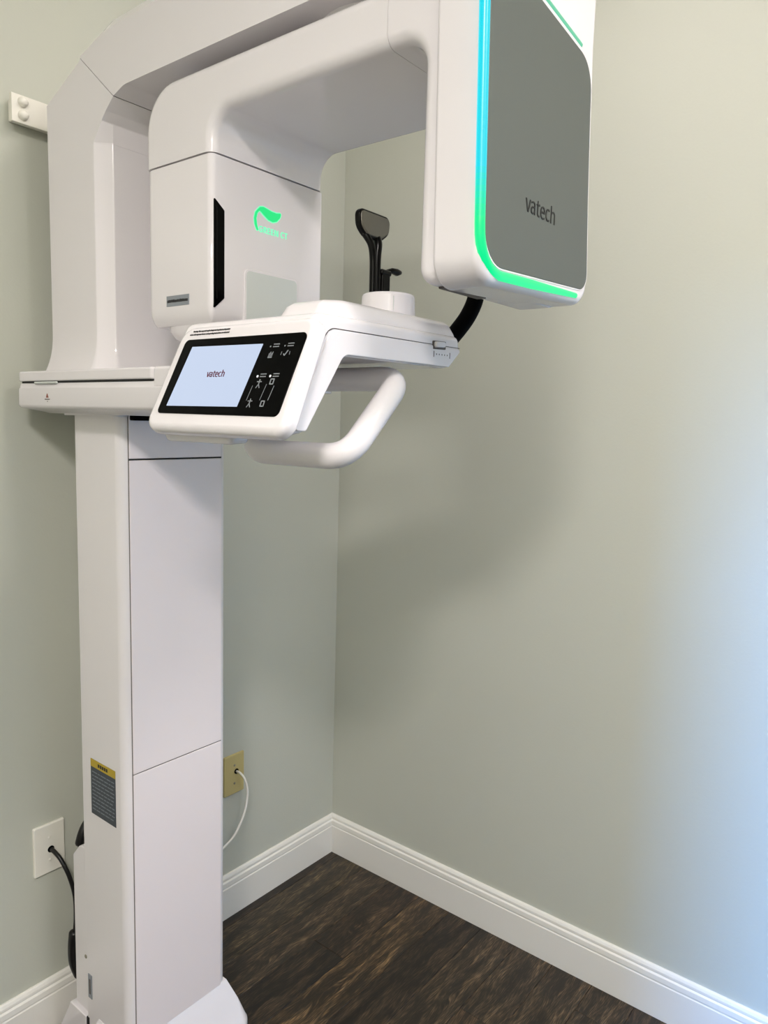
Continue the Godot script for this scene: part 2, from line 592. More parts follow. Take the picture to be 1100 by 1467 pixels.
func build_floor() -> void:
	var fl := struct(box(Vector3(-4.1, -0.1, 0.0), Vector3(0.0, -0.0045, 4.65), 0.001, 1), "floor", M.slab, "dark brown wood plank floor with visible grain and knots", "floor")
	var mats := [wood(3, Color(1, 1, 1)), wood(41, Color(0.72, 0.70, 0.70)), wood(77, Color(1.12, 1.08, 1.0)), wood(105, Color(0.90, 0.86, 0.84)), wood(139, Color(1.02, 1.05, 1.0))]
	var wd := 0.1071
	var ln := 0.915
	var full := plank_mesh(ln - 0.0006, wd - 0.0006)
	var rg := RandomNumberGenerator.new(); rg.seed = 5
	var z0 := 0.2555 - 3.0 * wd
	for r in 22:
		var z := z0 + r * wd
		var off: float = rg.randf_range(0.1, 0.85)
		if r == 3: off = 0.348
		if r == 2: off = 0.93
		if r == 4: off = 0.70
		if r == 1: off = 0.62
		if r == 5: off = 0.86
		var x := 0.0
		var first := true
		while x > ROOM_L:
			var l := minf(off if first else ln, x - ROOM_L)
			if l < 0.02: break
			var o := MeshInstance3D.new()
			o.name = "plank"
			o.mesh = full if absf(l - ln) < 0.001 else plank_mesh(l - 0.0006, wd - 0.0006)
			var mi := rg.randi() % 5
			if r == 3 and not first and x > -0.4: mi = 1
			if r == 3 and first: mi = 3
			if r == 2 and first: mi = 0
			if r == 4 and first: mi = 2
			o.material_override = mats[mi]
			fl.add_child(o, true)
			o.position = Vector3(x - l, 0.0, z)
			x -= l
			first = false
	# passage floor outside the doorway
	struct(box(Vector3(-4.0, -0.0045, ROOM_F), Vector3(0.0, 0.0, 4.65), 0.001, 1), "floor_passage", M.slab, "dark floor of the passage outside the doorway", "floor")

# ------------------------------------------------------------------ the scanner
func build_machine() -> void:
	machine = thing("dental_scanner", Vector3(XM, 0, 0.24), "tall white dental X-ray scanner with C-shaped gantry and touchscreen", "scanner")
	build_column()
	build_beam()
	build_frame_arm()
	build_gantry()
	build_console()
	build_chin()

func build_column() -> void:
	var m := machine
	# foot: sloping skirt round the column
	var mb := MB.new()
	var foot := prof([[-0.985, 0.165, 0.006], [-0.659, 0.165, 0.006], [-0.659, 0.360, 0.025], [-0.985, 0.360, 0.025]], 6)
	ext_y(mb, foot, free_levels([[0.001, 0.002], [0.004, 0.0], [0.034, 0.0], [0.040, 0.001], [0.045, 0.004], [0.090, 0.022], [0.137, 0.041]]))
	obj(mb, "foot", M.white, m)
	# column body
	mb = MB.new()
	ext_y(mb, prof([[-0.943, 0.160, 0.004], [-0.701, 0.160, 0.004], [-0.701, 0.318, 0.016], [-0.943, 0.318, 0.022]], 7), bev(0.002, 1.40, 0.0, 0.0))
	var col := obj(mb, "column", M.white_soft, m)
	# front panels with thin joints between them
	for s in [[0.135, 0.7035], [0.7055, 1.3065]]:
		obj(box(Vector3(-0.9275, s[0], 0.30), Vector3(-0.7165, s[1], 0.3205), 0.0012), "front_panel", M.panel, col)
	obj(box(Vector3(-0.9275, 1.3095, 0.30), Vector3(-0.7165, 1.398, 0.3200), 0.0012), "top_panel", M.panel, col)
	obj(box(Vector3(-0.9282, 0.135, 0.30), Vector3(-0.7158, 1.399, 0.3190), 0.0003), "panel_joint", M.joint, col)
	obj(box(Vector3(-0.9276, 1.3064, 0.30), Vector3(-0.7164, 1.3096, 0.3194), 0.0003), "sleeve_gap", M.gap, col)
	# warning label on the column side
	var lab := obj(box(Vector3(-0.9436, 0.590, 0.195), Vector3(-0.9428, 0.706, 0.283), 0.0002, 1), "warning_label", M.label_dark, col)
	obj(box(Vector3(-0.9438, 0.690, 0.195), Vector3(-0.9430, 0.706, 0.283), 0.0002, 1), "yellow_band", M.label_yellow, lab)
	var rg := RandomNumberGenerator.new(); rg.seed = 9
	for i in 11:
		var y := 0.680 - i * 0.0078
		var ln := MB.new()
		var z := 0.200
		while z < 0.274:
			var l := minf(rg.randf_range(0.006, 0.02), 0.279 - z)
			rbox(ln, Vector3(-0.9438, y - 0.0011, z), Vector3(-0.9432, y + 0.0011, z + l), 0.0001, 1)
			z += l + 0.0025
		obj(ln, "text_line", M.label_line, lab)
	var tx := MB.new()
	for i in 5:
		rbox(tx, Vector3(-0.9440, 0.6945, 0.222 + i * 0.0072), Vector3(-0.9434, 0.7015, 0.2275 + i * 0.0072), 0.0001, 1)
	obj(tx, "heading_text", M.ink, lab)
	# rear guide with rating plate and screw
	mb = MB.new()
	ext_x(mb, prof([[0.104, 0.10, 0.002], [0.158, 0.10, 0.002], [0.158, 0.492, 0.002], [0.132, 0.492, 0.020], [0.104, 0.46, 0.004]], 6), bev(-0.936, -0.708, 0.002))
	var rear := obj(mb, "rear_cover", M.white_soft, m)
	mb = MB.new()
	lathe(mb, Vector3(-0.9358, 0.245, 0.147), -X, [[0.0, 0.0], [0.0042, 0.0], [0.0042, 0.0012], [0.003, 0.002], [0.0, 0.0022]], 14)
	obj(mb, "screw", M.steel, rear)
	obj(box(Vector3(-0.9445, 0.168, 0.168), Vector3(-0.9425, 0.222, 0.182), 0.0004, 1), "door_latch", M.silver, col)
	obj(box(Vector3(-0.9450, 0.178, 0.1725), Vector3(-0.9440, 0.212, 0.1775), 0.0003, 1), "latch_slot", M.ink_soft, col)
	# small rear foot block by the wall
	mb = MB.new()
	ext_x(mb, prof([[0.03, 0.0, 0.002], [0.16, 0.0, 0.002], [0.16, 0.118, 0.003], [0.095, 0.118, 0.003], [0.088, 0.104, 0.003]], 3), bev(-0.946, -0.698, 0.002))
	obj(mb, "rear_foot", M.white, m)
	obj(box(Vector3(-0.945, 0.1, 0.1595), Vector3(-0.70, 0.118, 0.168), 0.0005, 1), "cable_gap", M.gap, m)

func build_beam() -> void:
	var m := machine
	var xl := -1.002; var xr := -0.642
	# lower tray body, chamfered underneath
	var outline := prof([[xl, 0.048, 0.022], [xr, 0.048, 0.022], [xr, 0.34, 0.03], [-0.74, 0.44, 0.03], [-0.74, 0.60, 0.03], [xl, 0.60, 0.03]], 6)
	var mb := MB.new()
	ext_y(mb, outline, free_levels([[1.388, 0.045], [1.390, 0.040], [1.3965, 0.006], [1.399, 0.002], [1.403, 0.0], [1.4335, 0.0005]]))
	var beam := obj(mb, "support_beam", M.white, m)
	mb = MB.new()
	ext_y(mb, outline, free_levels([[1.4325, 0.0012], [1.434, 0.0025], [1.4425, 0.004], [1.4440, 0.008]]))
	obj(mb, "beam_rim", M.white, beam)
	# raised lid of the tray, and the front block behind the console
	mb = MB.new()
	ext_y(mb, prof([[xl + 0.002, 0.050, 0.020], [xr - 0.002, 0.050, 0.020], [xr - 0.002, 0.34, 0.03], [-0.742, 0.44, 0.03], [-0.742, 0.500, 0.008], [xl + 0.002, 0.500, 0.008]], 6), bev(1.4465, 1.4655, 0.003, 0.004))
	obj(mb, "tray_lid", M.white, m)
	mb = MB.new()
	ext_y(mb, prof([[xl + 0.004, 0.060, 0.016], [xr - 0.004, 0.060, 0.016], [xr - 0.004, 0.338, 0.03], [-0.744, 0.438, 0.03], [-0.744, 0.498, 0.006], [xl + 0.004, 0.498, 0.006]], 4), bev(1.443, 1.447, 0.0))
	obj(mb, "lid_gap", M.gap, m)
	mb = MB.new()
	ext_y(mb, prof([[xl + 0.002, 0.502, 0.004], [-0.742, 0.502, 0.004], [-0.742, 0.66, 0.03], [xl + 0.002, 0.66, 0.03]], 6), bev(1.434, 1.4660, 0.002, 0.006))
	obj(mb, "beam_front", M.white, m)
	obj(box(Vector3(xl - 0.0006, 1.4415, 0.128), Vector3(xl + 0.004, 1.4455, 0.208), 0.0015), "lid_grip", M.cover, beam)
	# caution mark on the side of the tray
	mb = MB.new()
	plate(mb, [[-0.0045, 0.004, 0.0004], [0.0045, 0.004, 0.0004], [0.0, 0.012, 0.0004]], Vector3(xl, 1.412, 0.175), Z, Y, 0.0004)
	obj(mb, "caution_mark", M.ink_orange, beam)
	mb = MB.new()
	for i in 4:
		rbox(mb, Vector3(xl - 0.0004, 1.4122, 0.166 + i * 0.0046), Vector3(xl + 0.0004, 1.4140, 0.1698 + i * 0.0046), 0.0001, 1)
	rbox(mb, Vector3(xl - 0.0004, 1.4085, 0.1745), Vector3(xl + 0.0004, 1.4100, 0.1765), 0.0001, 1)
	obj(mb, "caution_text", M.ink_soft, beam)
	# dark latch under the beam at the column
	obj(box(Vector3(-0.925, 1.379, 0.317), Vector3(-0.893, 1.3885, 0.336), 0.002), "height_latch", M.black_matte, m)
	mb = MB.new()
	ext_y(mb, prof([[-0.955, 0.14, 0.01], [-0.69, 0.14, 0.01], [-0.69, 0.318, 0.01], [-0.955, 0.318, 0.01]], 3), bev(1.385, 1.40, 0.0))
	obj(mb, "column_collar", M.white_soft, m)

func build_frame_arm() -> void:
	var m := machine
	var xl := -0.947; var xr := 2.0 * XM + 0.947
	# upright frame: side, bright chamfer, recessed front
	var o := prof([[xl + 0.022, 0.070, 0.002], [xr - 0.022, 0.070, 0.002], [xr, 0.096, 0.002], [xr, 0.254, 0.004], [xr - 0.022, 0.280, 0.004], [xl + 0.022, 0.280, 0.004], [xl, 0.254, 0.004], [xl, 0.096, 0.002]], 5)
	var mb := MB.new()
	var lv := []
	for i in 9:
		var t := i / 8.0
		lv.append([1.464 + 0.085 * t, -0.017 * pow(1.0 - t, 2.6)])
	lv.append([1.70, 0.0])
	lv.append([1.8600, 0.0])
	ext_y(mb, o, free_levels(lv))
	var fr := obj(mb, "upright_frame", M.white, m)
	# elbow below the joint line and top arm above it: outlines in (z, y)
	mb = MB.new()
	var sn := Vector2(0.644, 0.765)          # across the joint between elbow and arm
	var e1 := Vector2(0.1960, 2.0270); var e2 := Vector2(0.3180, 1.9243)
	var elbow := prof([[0.070, 1.80, 0.002], [0.070, 1.975, 0.01], [e1.x, e1.y, 0.0], [e1.x + sn.x * 0.06, e1.y + sn.y * 0.06, 0.001], [e2.x + sn.x * 0.06, e2.y + sn.y * 0.06, 0.001, 0.0], [e2.x, e2.y, 0.0, 0.0], [0.294, 1.906, 0.02, 0.0], [0.2805, 1.893, 0.004, 0.0], [0.2805, 1.862, 0.0, 1.0], [0.2805, 1.80, 0.002]], 6)
	clips = [[e1 - sn * 0.0006, sn], [Vector2(0.2, 1.86), Vector2(0, -1)]]
	ext_x(mb, elbow, chamfer(xl, xr, 0.022, 0.026))
	obj(mb, "elbow_cover", M.white, m)
	mb = MB.new()
	var arm := prof([[e1.x - sn.x * 0.06, e1.y - sn.y * 0.06, 0.001], [e1.x, e1.y, 0.0], [0.285, 2.060, 0.06], [0.46, 2.064, 0.06], [1.06, 2.064, 0.05], [1.06, 1.935, 0.02, 0.0], [0.350, 1.935, 0.04, 0.0], [e2.x, e2.y, 0.0, 0.0], [e2.x - sn.x * 0.06, e2.y - sn.y * 0.06, 0.001, 0.0]], 8)
	clips = [[e1 + sn * 0.0006, -sn]]
	ext_x(mb, arm, chamfer(xl, xr, 0.020, 0.026))
	var a := obj(mb, "top_arm", M.white, m)
	# bearing between the arm and the turning gantry
	mb = MB.new()
	lathe(mb, Vector3(XM, 1.910, 0.80), Y, [[0.09, 0.0], [0.09, 0.03]], 32)
	obj(mb, "turning_bearing", M.white_soft, a)

func build_gantry() -> void:
	var m := machine
	var xl := -0.946; var xr := 2.0 * XM + 0.946
	# ---- detector housing, facing the patient
	var mb := MB.new()
	var lv := [[1.508, 0.060], [1.511, 0.046], [1.517, 0.033], [1.526, 0.020], [1.532, 0.0125], [1.536, 0.010], [1.543, 0.0048], [1.553, 0.0012], [1.565, 0.0], [1.7845, 0.0], [1.7858, 0.0015]]
	ext_y(mb, prof([[xl, 0.405, 0.020], [xr, 0.405, 0.020], [xr, 0.576, 0.010], [xl, 0.576, 0.010]], 8), free_levels(lv.slice(5)))
	var det := obj(mb, "detector_housing", M.white, m)
	mb = MB.new()
	ext_y(mb, prof([[xl + 0.004, 0.412, 0.062], [xr - 0.004, 0.412, 0.062], [xr - 0.004, 0.568, 0.062], [xl + 0.004, 0.568, 0.062]], 8), free_levels([[1.500, 0.058], [1.502, 0.046], [1.508, 0.030], [1.517, 0.016], [1.527, 0.008], [1.538, 0.006]]))
	obj(mb, "bottom_cap", M.white, det)
	# black scan window
	mb = MB.new()
	ext_z(mb, prof([[-0.9405, 1.721, 0.001], [-0.921, 1.706, 0.003], [-0.921, 1.574, 0.003], [-0.9405, 1.557, 0.001]], 3), bev(0.570, 0.5772, 0.0004, -1.0, 2))
	var sl := obj(mb, "scan_window", M.black_gloss, det)
	obj(box(Vector3(-0.9365, 1.572, 0.5765), Vector3(-0.9355, 1.708, 0.5778), 0.0002, 1), "slot_rib", M.black, sl)
	# thin glossy cover plate with raised edge
	mb = MB.new()
	ext_z(mb, prof([[-0.881, 1.50, 0.002], [-0.761, 1.50, 0.002], [-0.761, 1.6275, 0.010], [-0.881, 1.6275, 0.010]], 6), bev(0.570, 0.5784, 0.001, -1.0, 2))
	var cv := obj(mb, "cover_rim", M.white, det)
	mb = MB.new()
	ext_z(mb, prof([[-0.8775, 1.503, 0.002], [-0.7645, 1.503, 0.002], [-0.7645, 1.624, 0.008], [-0.8775, 1.624, 0.008]], 6), bev(0.570, 0.5788, 0.0003, -1.0, 2))
	obj(mb, "cover_plate", M.cover, cv)
	# backlit leaf emblem and lettering
	var leaf := glow(Color(0.0, 0.90, 0.50), 0.98)
	var rim := glow(Color(0.50, 1.0, 0.78), 0.95)
	for k in 2:
		var g := 0.0016 if k == 0 else 0.0
		mb = MB.new()
		# blade
		var top := [Vector2(-0.8535, 1.7235), Vector2(-0.848, 1.7285), Vector2(-0.841, 1.7300), Vector2(-0.832, 1.7285), Vector2(-0.822, 1.7265), Vector2(-0.812, 1.7262), Vector2(-0.8010, 1.7285)]
		var bot := [Vector2(-0.804, 1.7205), Vector2(-0.811, 1.7135), Vector2(-0.820, 1.7105), Vector2(-0.830, 1.7120), Vector2(-0.840, 1.7175), Vector2(-0.846, 1.7215)]
		var pl := []
		for p in top + bot:
			pl.append([p.x, p.y, 0.002])
		if k == 0:
			ext(mb, prof(pl, 3), NIL, X, Y, Z, [[0.5755, -g, 1.0, 0.0], [0.5764, -g, 1.0, 0.0]])
		else:
			ext(mb, prof(pl, 3), NIL, X, Y, Z, [[0.5755, 0.0, 1.0, 0.0], [0.5768, 0.0, 1.0, 0.0]])
		# stem
		var st := []
		for p in [Vector2(-0.8510, 1.7262), Vector2(-0.8580, 1.7185), Vector2(-0.8605, 1.709), Vector2(-0.8590, 1.699), Vector2(-0.8545, 1.6912), Vector2(-0.8515, 1.6918), Vector2(-0.8548, 1.700), Vector2(-0.8562, 1.709), Vector2(-0.8545, 1.717), Vector2(-0.8495, 1.7225)]:
			st.append([p.x, p.y, 0.001])
		ext(mb, prof(st, 2), NIL, X, Y, Z, [[0.5755, -g * 0.8 if k == 0 else 0.0, 1.0, 0.0], [0.5763 if k == 0 else 0.5769, -g * 0.8 if k == 0 else 0.0, 1.0, 0.0]])
		obj(mb, "leaf_halo" if k == 0 else "leaf_emblem", rim if k == 0 else leaf, det)
	lettering("GREEN CT", det, Vector3(-0.8185, 1.6945, 0.5762), X, Y, 0.064, 0.0098, rim, 700, "emblem_lettering")
	# silver label on the side
	mb = box(Vector3(xl - 0.0008, 1.5655, 0.463), Vector3(xl + 0.001, 1.5822, 0.522), 0.0003, 1)
	var sl2 := obj(mb, "name_label", M.silver, det)
	mb = MB.new()
	var rg := RandomNumberGenerator.new(); rg.seed = 31
	var z := 0.4655
	while z < 0.518:
		var l := rg.randf_range(0.0012, 0.0030)
		rbox(mb, Vector3(xl - 0.0012, 1.5718 - rg.randf() * 0.0006, z), Vector3(xl - 0.0005, 1.5752 + rg.randf() * 0.001, minf(z + l, 0.5195)), 0.0001, 1)
		z += l + 0.0007
	obj(mb, "label_text", M.ink, sl2)
	# ---- bridge
	mb = MB.new()
	var br := prof([[0.405, 1.770, 0.001], [0.405, 1.914, 0.115], [0.930, 1.914, 0.002], [0.930, 1.8425, 0.002], [0.576, 1.8425, 0.075], [0.576, 1.770, 0.001]], 12)
	clips = [[Vector2(0.5, 1.7878), Vector2(0, -1)], [Vector2(0.9106, 1.9), Vector2(1, 0)]]
	ext_x(mb, br, bev(xl, xr, 0.016, -1.0, 7))
	obj(mb, "gantry_bridge", M.white, m)
	# ---- tube arm: inner slab that turns down from the bridge
	mb = MB.new()
	var ta := prof([[0.895, 1.914, 0.002], [1.03, 1.914, 0.002], [1.03, 1.556, 0.002], [0.965, 1.556, 0.022], [0.965, 1.8425, 0.046], [0.895, 1.8425, 0.002]], 10)
	clips = [[Vector2(0.9114, 1.9), Vector2(-1, 0)]]
	ext_x(mb, ta, bev(xl, xr, 0.016, -1.0, 7))
	obj(mb, "tube_arm", M.white, m)
	mb = MB.new()
	ext_x(mb, prof([[1.003, 1.62, 0.002], [1.04, 1.62, 0.002], [1.04, 2.02, 0.002], [0.922, 2.02, 0.004], [0.922, 1.912, 0.004], [1.003, 1.912, 0.060]], 8), bev(-0.962, -0.684, 0.006))
	obj(mb, "tube_shoulder", M.white, m)
	# ---- tube housing: outer shell with the grey front
	mb = MB.new()
	var sh := prof([[-0.962, 1.548, 0.034], [-0.668, 1.560, 0.034], [-0.690, 1.892, 0.05], [-0.690, 2.02, 0.02], [-0.974, 2.02, 0.02]], 9)
	ext_z(mb, sh, bev(1.000, 1.066, 0.006, 0.012, 6))
	var tub := obj(mb, "tube_housing", M.white, m)
	mb = MB.new()
	var gp := prof([[-0.9545, 1.569, 0.040], [-0.677, 1.581, 0.022], [-0.690, 1.70, 0.2], [-0.703, 1.872, 0.04], [-0.967, 1.903, 0.03]], 9)
	ext_z(mb, gp, bev(1.060, 1.0672, 0.001, 0.0008, 2))
	obj(mb, "front_panel", M.grey_panel, tub)
	mb = MB.new()
	ext(mb, gp, NIL, X, Y, Z, [[1.060, -0.0018, 1.0, 0.0], [1.0666, -0.0018, 1.0, 0.0]])
	obj(mb, "panel_edge", M.white, tub)
	lettering("vatech", tub, Vector3(-0.8275, 1.657, 1.0672), X, Y, 0.079, 0.0215, M.ink, 400)
	# light strip round the panel: cyan along the side, green at the foot
	var left_top := Vector2(-0.9742, 1.900)
	var pts := []
	for i in 3:
		pts.append(left_top.lerp(Vector2(-0.9653, 1.670), i / 2.0))
	for i in range(1, 10):
		pts.append(Vector2(-0.9653, 1.670).lerp(Vector2(-0.9632, 1.612), i / 9.0))
	for i in range(1, 9):
		var t := i / 8.0
		var a := Vector2(-0.9632, 1.612); var b := Vector2(-0.961, 1.566); var c := Vector2(-0.918, 1.5625)
		pts.append(a.lerp(b, t).lerp(b.lerp(c, t), t))
	for i in range(1, 9):
		pts.append(Vector2(-0.918, 1.5625).lerp(Vector2(-0.708, 1.5705), i / 8.0))
	var cyan := Color(0.03, 0.86, 0.93); var green := Color(0.0, 0.95, 0.58)
	var np := pts.size()
	var k := 0
	while k < np - 1:
		var e := 2 if k == 0 else (k + 1 if k < 10 else np - 1)
		mb = MB.new()
		var pa := []; var ra := []
		for i in range(k, e + 1):
			pa.append(Vector3(pts[i].x, pts[i].y, 1.0640))
			ra.append(0.0060 if i < 22 else 0.0060 - 0.0004 * (i - 22))
		tube(mb, pa, ra, 12, e == np - 1)
		obj(mb, "light_strip", glow(cyan.lerp(green, clampf((k - 1) / 9.0, 0.0, 1.0)), 1.0), tub)
		k = e
	mb = MB.new()
	tube(mb, [Vector3(-0.93, 1.905, 1.0640), Vector3(-0.84, 1.8965, 1.0640), Vector3(-0.735, 1.884, 1.0640)], 0.0036, 8)
	obj(mb, "light_strip", glow(Color(0.45, 0.85, 0.68), 0.85), tub)
	# dark vent under the tube arm
	obj(box(Vector3(-0.925, 1.5535, 0.985), Vector3(-0.835, 1.5565, 0.999), 0.0008), "vent", M.ink_soft, tub)

func build_console() -> void:
	var m := machine
	# body of the console: sloping screen leg and flat shelf, one outline in (x, y) swept along z
	var o := prof([[-1.0485, 1.517, 0.020], [-0.742, 1.519, 0.010], [-0.738, 1.497, 0.006], [-0.770, 1.4705, 0.004], [-1.000, 1.4690, 0.018], [-1.066, 1.374, 0.010], [-1.105, 1.368, 0.014]], 8)
	var mb := MB.new()
	ext_z(mb, o, bev(0.648, 0.9005, 0.012, 0.010, 6))
	var con := obj(mb, "console_body", M.white, m)
	# sloping face carrying the screen: plate in front of the leg
	var top := Vector3(-1.0530, 1.510, 0.0); var bot := Vector3(-1.1135, 1.3705, 0.0)
	var V := (top - bot).normalized()
	var U := Z
	var W := U.cross(V)      # points away from the machine
	if W.x > 0.0: W = -W
	var Lh := (top - bot).length()
	mb = MB.new()
	ext(mb, prof([[0.646, 0.0, 0.020], [0.915, 0.0, 0.020], [0.912, Lh, 0.020], [0.657, Lh, 0.026]], 8), bot, U, V, W, bev(-0.016, 0.004, 0.004, 0.010, 5))
	var face := obj(mb, "screen_face", M.white, con)
	# helper: point on the face from the measured z and height along the slope
	var S := func(z: float, y: float) -> Vector3:
		var t := (y - bot.y) / (top.y - bot.y)
		var p := bot.lerp(top, t)
		return Vector3(p.x, p.y, z) + W * 0.004
	var hv := func(y: float) -> float: return (y - bot.y) / (top.y - bot.y) * Lh
	var OF := bot + W * 0.004
	mb = MB.new()
	ext(mb, prof([[0.668, hv.call(1.3915), 0.006], [0.8985, hv.call(1.3905), 0.008], [0.9035, hv.call(1.489), 0.008], [0.6755, hv.call(1.4895), 0.008]], 6), OF, U, V, W, [[-0.002, 0.0, 1.0, 0.0], [0.0008, 0.0, 1.0, 0.0], [0.0011, 0.0004, 0.5, 0.86]])
	var glass := obj(mb, "black_glass", M.black_gloss, con)
	var OG := OF + W * 0.0011
	mb = MB.new()
	plate(mb, [[0.6845, hv.call(1.401), 0.0005], [0.824, hv.call(1.4010), 0.0005], [0.833, hv.call(1.4775), 0.0005], [0.695, hv.call(1.479), 0.0005]], OG, U, V, 0.0003)
	obj(mb, "screen", glow(Color(0.79, 0.845, 0.945), 0.92), con)
	lettering("vatech", con, OG + U * 0.7635 + V * hv.call(1.4420) + W * 0.0004, U, V, 0.034, 0.0098, M.ink_magenta, 400, "screen_lettering")
	# printed keys on the glass
	var ic := MB.new()
	var dash := func(z0: float, y0: float, z1: float, y1: float, w: float) -> void:
		var a: Vector3 = OG + U * z0 + V * hv.call(y0); var b: Vector3 = OG + U * z1 + V * hv.call(y1)
		var d := (b - a).normalized(); var e := W.cross(d).normalized()
		var q := w / 2.0
		ext(ic, prof([[0.0, -q, 0.0001], [(b - a).length(), -q, 0.0001], [(b - a).length(), q, 0.0001], [0.0, q, 0.0001]], 1), a, d, e, W, [[-0.0003, 0.0, 1.0, 0.0], [0.0003, 0.0, 1.0, 0.0]])
	for k in [[0.848, 1.4745], [0.8725, 1.4745]]:
		for r in 2:
			for i in 4:
				dash.call(k[0] + 0.0045 + i * 0.0026, k[1] + 0.0016 - r * 0.0030, k[0] + 0.0066 + i * 0.0026, k[1] + 0.0016 - r * 0.0030, 0.0013)
		dash.call(k[0] - 0.001, k[1] - 0.001, k[0] + 0.0008, k[1] - 0.001, 0.0018)
	for k in [[0.8425, 1.4385], [0.8645, 1.4385]]:
		for r in 2:
			for i in 4:
				dash.call(k[0] + 0.0045 + i * 0.0026, k[1] + 0.0016 - r * 0.0030, k[0] + 0.0066 + i * 0.0026, k[1] + 0.0016 - r * 0.0030, 0.0013)
	# tick, hand, person and seat signs
	dash.call(0.8745, 1.4640, 0.8765, 1.4615, 0.0013); dash.call(0.8765, 1.4615, 0.8805, 1.4680, 0.0013)
	dash.call(0.870, 1.4625, 0.8705, 1.4665, 0.0006); dash.call(0.8845, 1.4625, 0.8840, 1.4665, 0.0006)
	for i in 4: dash.call(0.8495 + i * 0.0019, 1.4605, 0.8500 + i * 0.0019, 1.4655 + (i % 2) * 0.0015, 0.0009)
	dash.call(0.8490, 1.4600, 0.8560, 1.4600, 0.0012)
	for k in [[0.8490, 1.4290, 1.0], [0.8440, 1.4060, 1.0]]:
		dash.call(k[0] - 0.004, k[1] + 0.002, k[0] + 0.004, k[1] + 0.002, 0.0011)
		dash.call(k[0], k[1] + 0.0048, k[0], k[1] - 0.001, 0.0014)
		dash.call(k[0], k[1] - 0.001, k[0] - 0.003, k[1] - 0.0055, 0.0011); dash.call(k[0], k[1] - 0.001, k[0] + 0.003, k[1] - 0.0055, 0.0011)
	for k in [[0.8705, 1.4310], [0.8665, 1.4050]]:
		dash.call(k[0] - 0.0026, k[1] - 0.0030, k[0] + 0.0026, k[1] - 0.0030, 0.0014); dash.call(k[0] - 0.0026, k[1] + 0.0030, k[0] + 0.0026, k[1] + 0.0030, 0.0014)
		dash.call(k[0] - 0.0026, k[1] - 0.0034, k[0] - 0.0026, k[1] + 0.0034, 0.0014); dash.call(k[0] + 0.0026, k[1] - 0.0034, k[0] + 0.0026, k[1] + 0.0034, 0.0014)
	dash.call(0.8395, 1.4265, 0.8370, 1.4085, 0.0005)
	dash.call(0.8630, 1.4280, 0.8600, 1.4090, 0.0005)
	dash.call(0.8765, 1.4260, 0.8740, 1.4090, 0.0007)
	obj(ic, "key_symbols", M.ink_white, glass)
	for k in [[0.8425, 1.4375], [0.8645, 1.4375]]:
		mb = MB.new()
		lathe(mb, OG + U * k[0] + V * hv.call(k[1]), W, [[0.0016, -0.0003], [0.0016, 0.0003], [0.0, 0.0004]], 14)
		obj(mb, "indicator_light", glow(Color(1, 1, 1), 0.95), glass)
	lettering("Warning: This x-ray unit may be dangerous to patient and operator", con, OF + U * 0.7215 + V * hv.call(1.5005), U, V, 0.075, 0.0030, M.ink, 700, "warning_text")
	lettering("unless safe exposure factors and operating instructions are observed", con, OF + U * 0.7190 + V * hv.call(1.4962), U, V, 0.080, 0.0030, M.ink, 700, "warning_text")
	# fine joint lines on the front end of the console: slim trim band
	mb = MB.new()
	var lineo := prof([[-1.030, 1.5005, 0.020], [-0.742, 1.5020, 0.002], [-0.742, 1.5010, 0.0004], [-1.0295, 1.4993, 0.019], [-1.0935, 1.3795, 0.0004], [-1.0945, 1.3800, 0.0004]], 6)
	ext_z(mb, lineo, [[0.895, 0.0, 1.0, 0.0], [0.9008, 0.0, 1.0, 0.0]])
	obj(mb, "front_joint", M.ink_soft, con)
	mb = MB.new()
	ext_z(mb, prof([[-1.026, 1.499, 0.022], [-0.744, 1.5000, 0.004], [-0.741, 1.496, 0.004], [-0.770, 1.4722, 0.003], [-1.001, 1.4705, 0.018], [-1.066, 1.376, 0.006], [-1.088, 1.377, 0.006]], 8), bev(0.89, 0.9018, 0.0, 0.0016, 3))
	obj(mb, "end_cover", M.white, con)
	# slider with its scale
	mb = MB.new()
	ext_z(mb, prof([[-0.813, 1.5065, 0.0015], [-0.781, 1.5075, 0.0015], [-0.781, 1.4960, 0.0015], [-0.813, 1.4945, 0.0015]], 3), bev(0.89, 0.9022, 0.0, 0.0004, 2))
	obj(mb, "slider_slot", M.ink_soft, con)
	mb = MB.new()
	ext_z(mb, prof([[-0.8105, 1.5055, 0.003], [-0.786, 1.5065, 0.003], [-0.786, 1.4985, 0.003], [-0.8105, 1.4970, 0.003]], 4), bev(0.89, 0.9065, 0.0, 0.0022, 3))
	obj(mb, "slider", M.white, con)
	mb = MB.new()
	for i in 7:
		var hgt := 0.0042 if (i == 0 or i == 6) else 0.0011
		rbox(mb, Vector3(-0.8110 + i * 0.0068, 1.4880 - hgt + i * 0.0001, 0.9010), Vector3(-0.8096 + i * 0.0068, 1.4880 + hgt + i * 0.0001, 0.9021), 0.0001, 1)
	obj(mb, "scale_marks", M.ink_soft, con)
	# bottom cover under the leg
	mb = MB.new()
	ext_z(mb, prof([[-1.098, 1.372, 0.004], [-1.062, 1.372, 0.004], [-1.060, 1.358, 0.006], [-1.090, 1.356, 0.006]], 4), bev(0.662, 0.800, 0.006, 0.010))
	obj(mb, "bottom_cover", M.white, con)
	# patient grip: slanting loop of thick tube behind the screen leg
	mb = MB.new()
	var a0 := Vector3(-0.862, 1.4500, 0.56); var a1 := Vector3(-0.862, 1.4500, 0.884); var a2 := Vector3(-0.972, 1.3430, 0.884); var a3 := Vector3(-0.972, 1.3430, 0.700); var a4 := Vector3(-0.900, 1.400, 0.655)
	tube(mb, rpath([a0, a1, a2, a3, a4], 0.036, 10), 0.0172, 22)
	obj(mb, "patient_grip", M.white_soft, m)

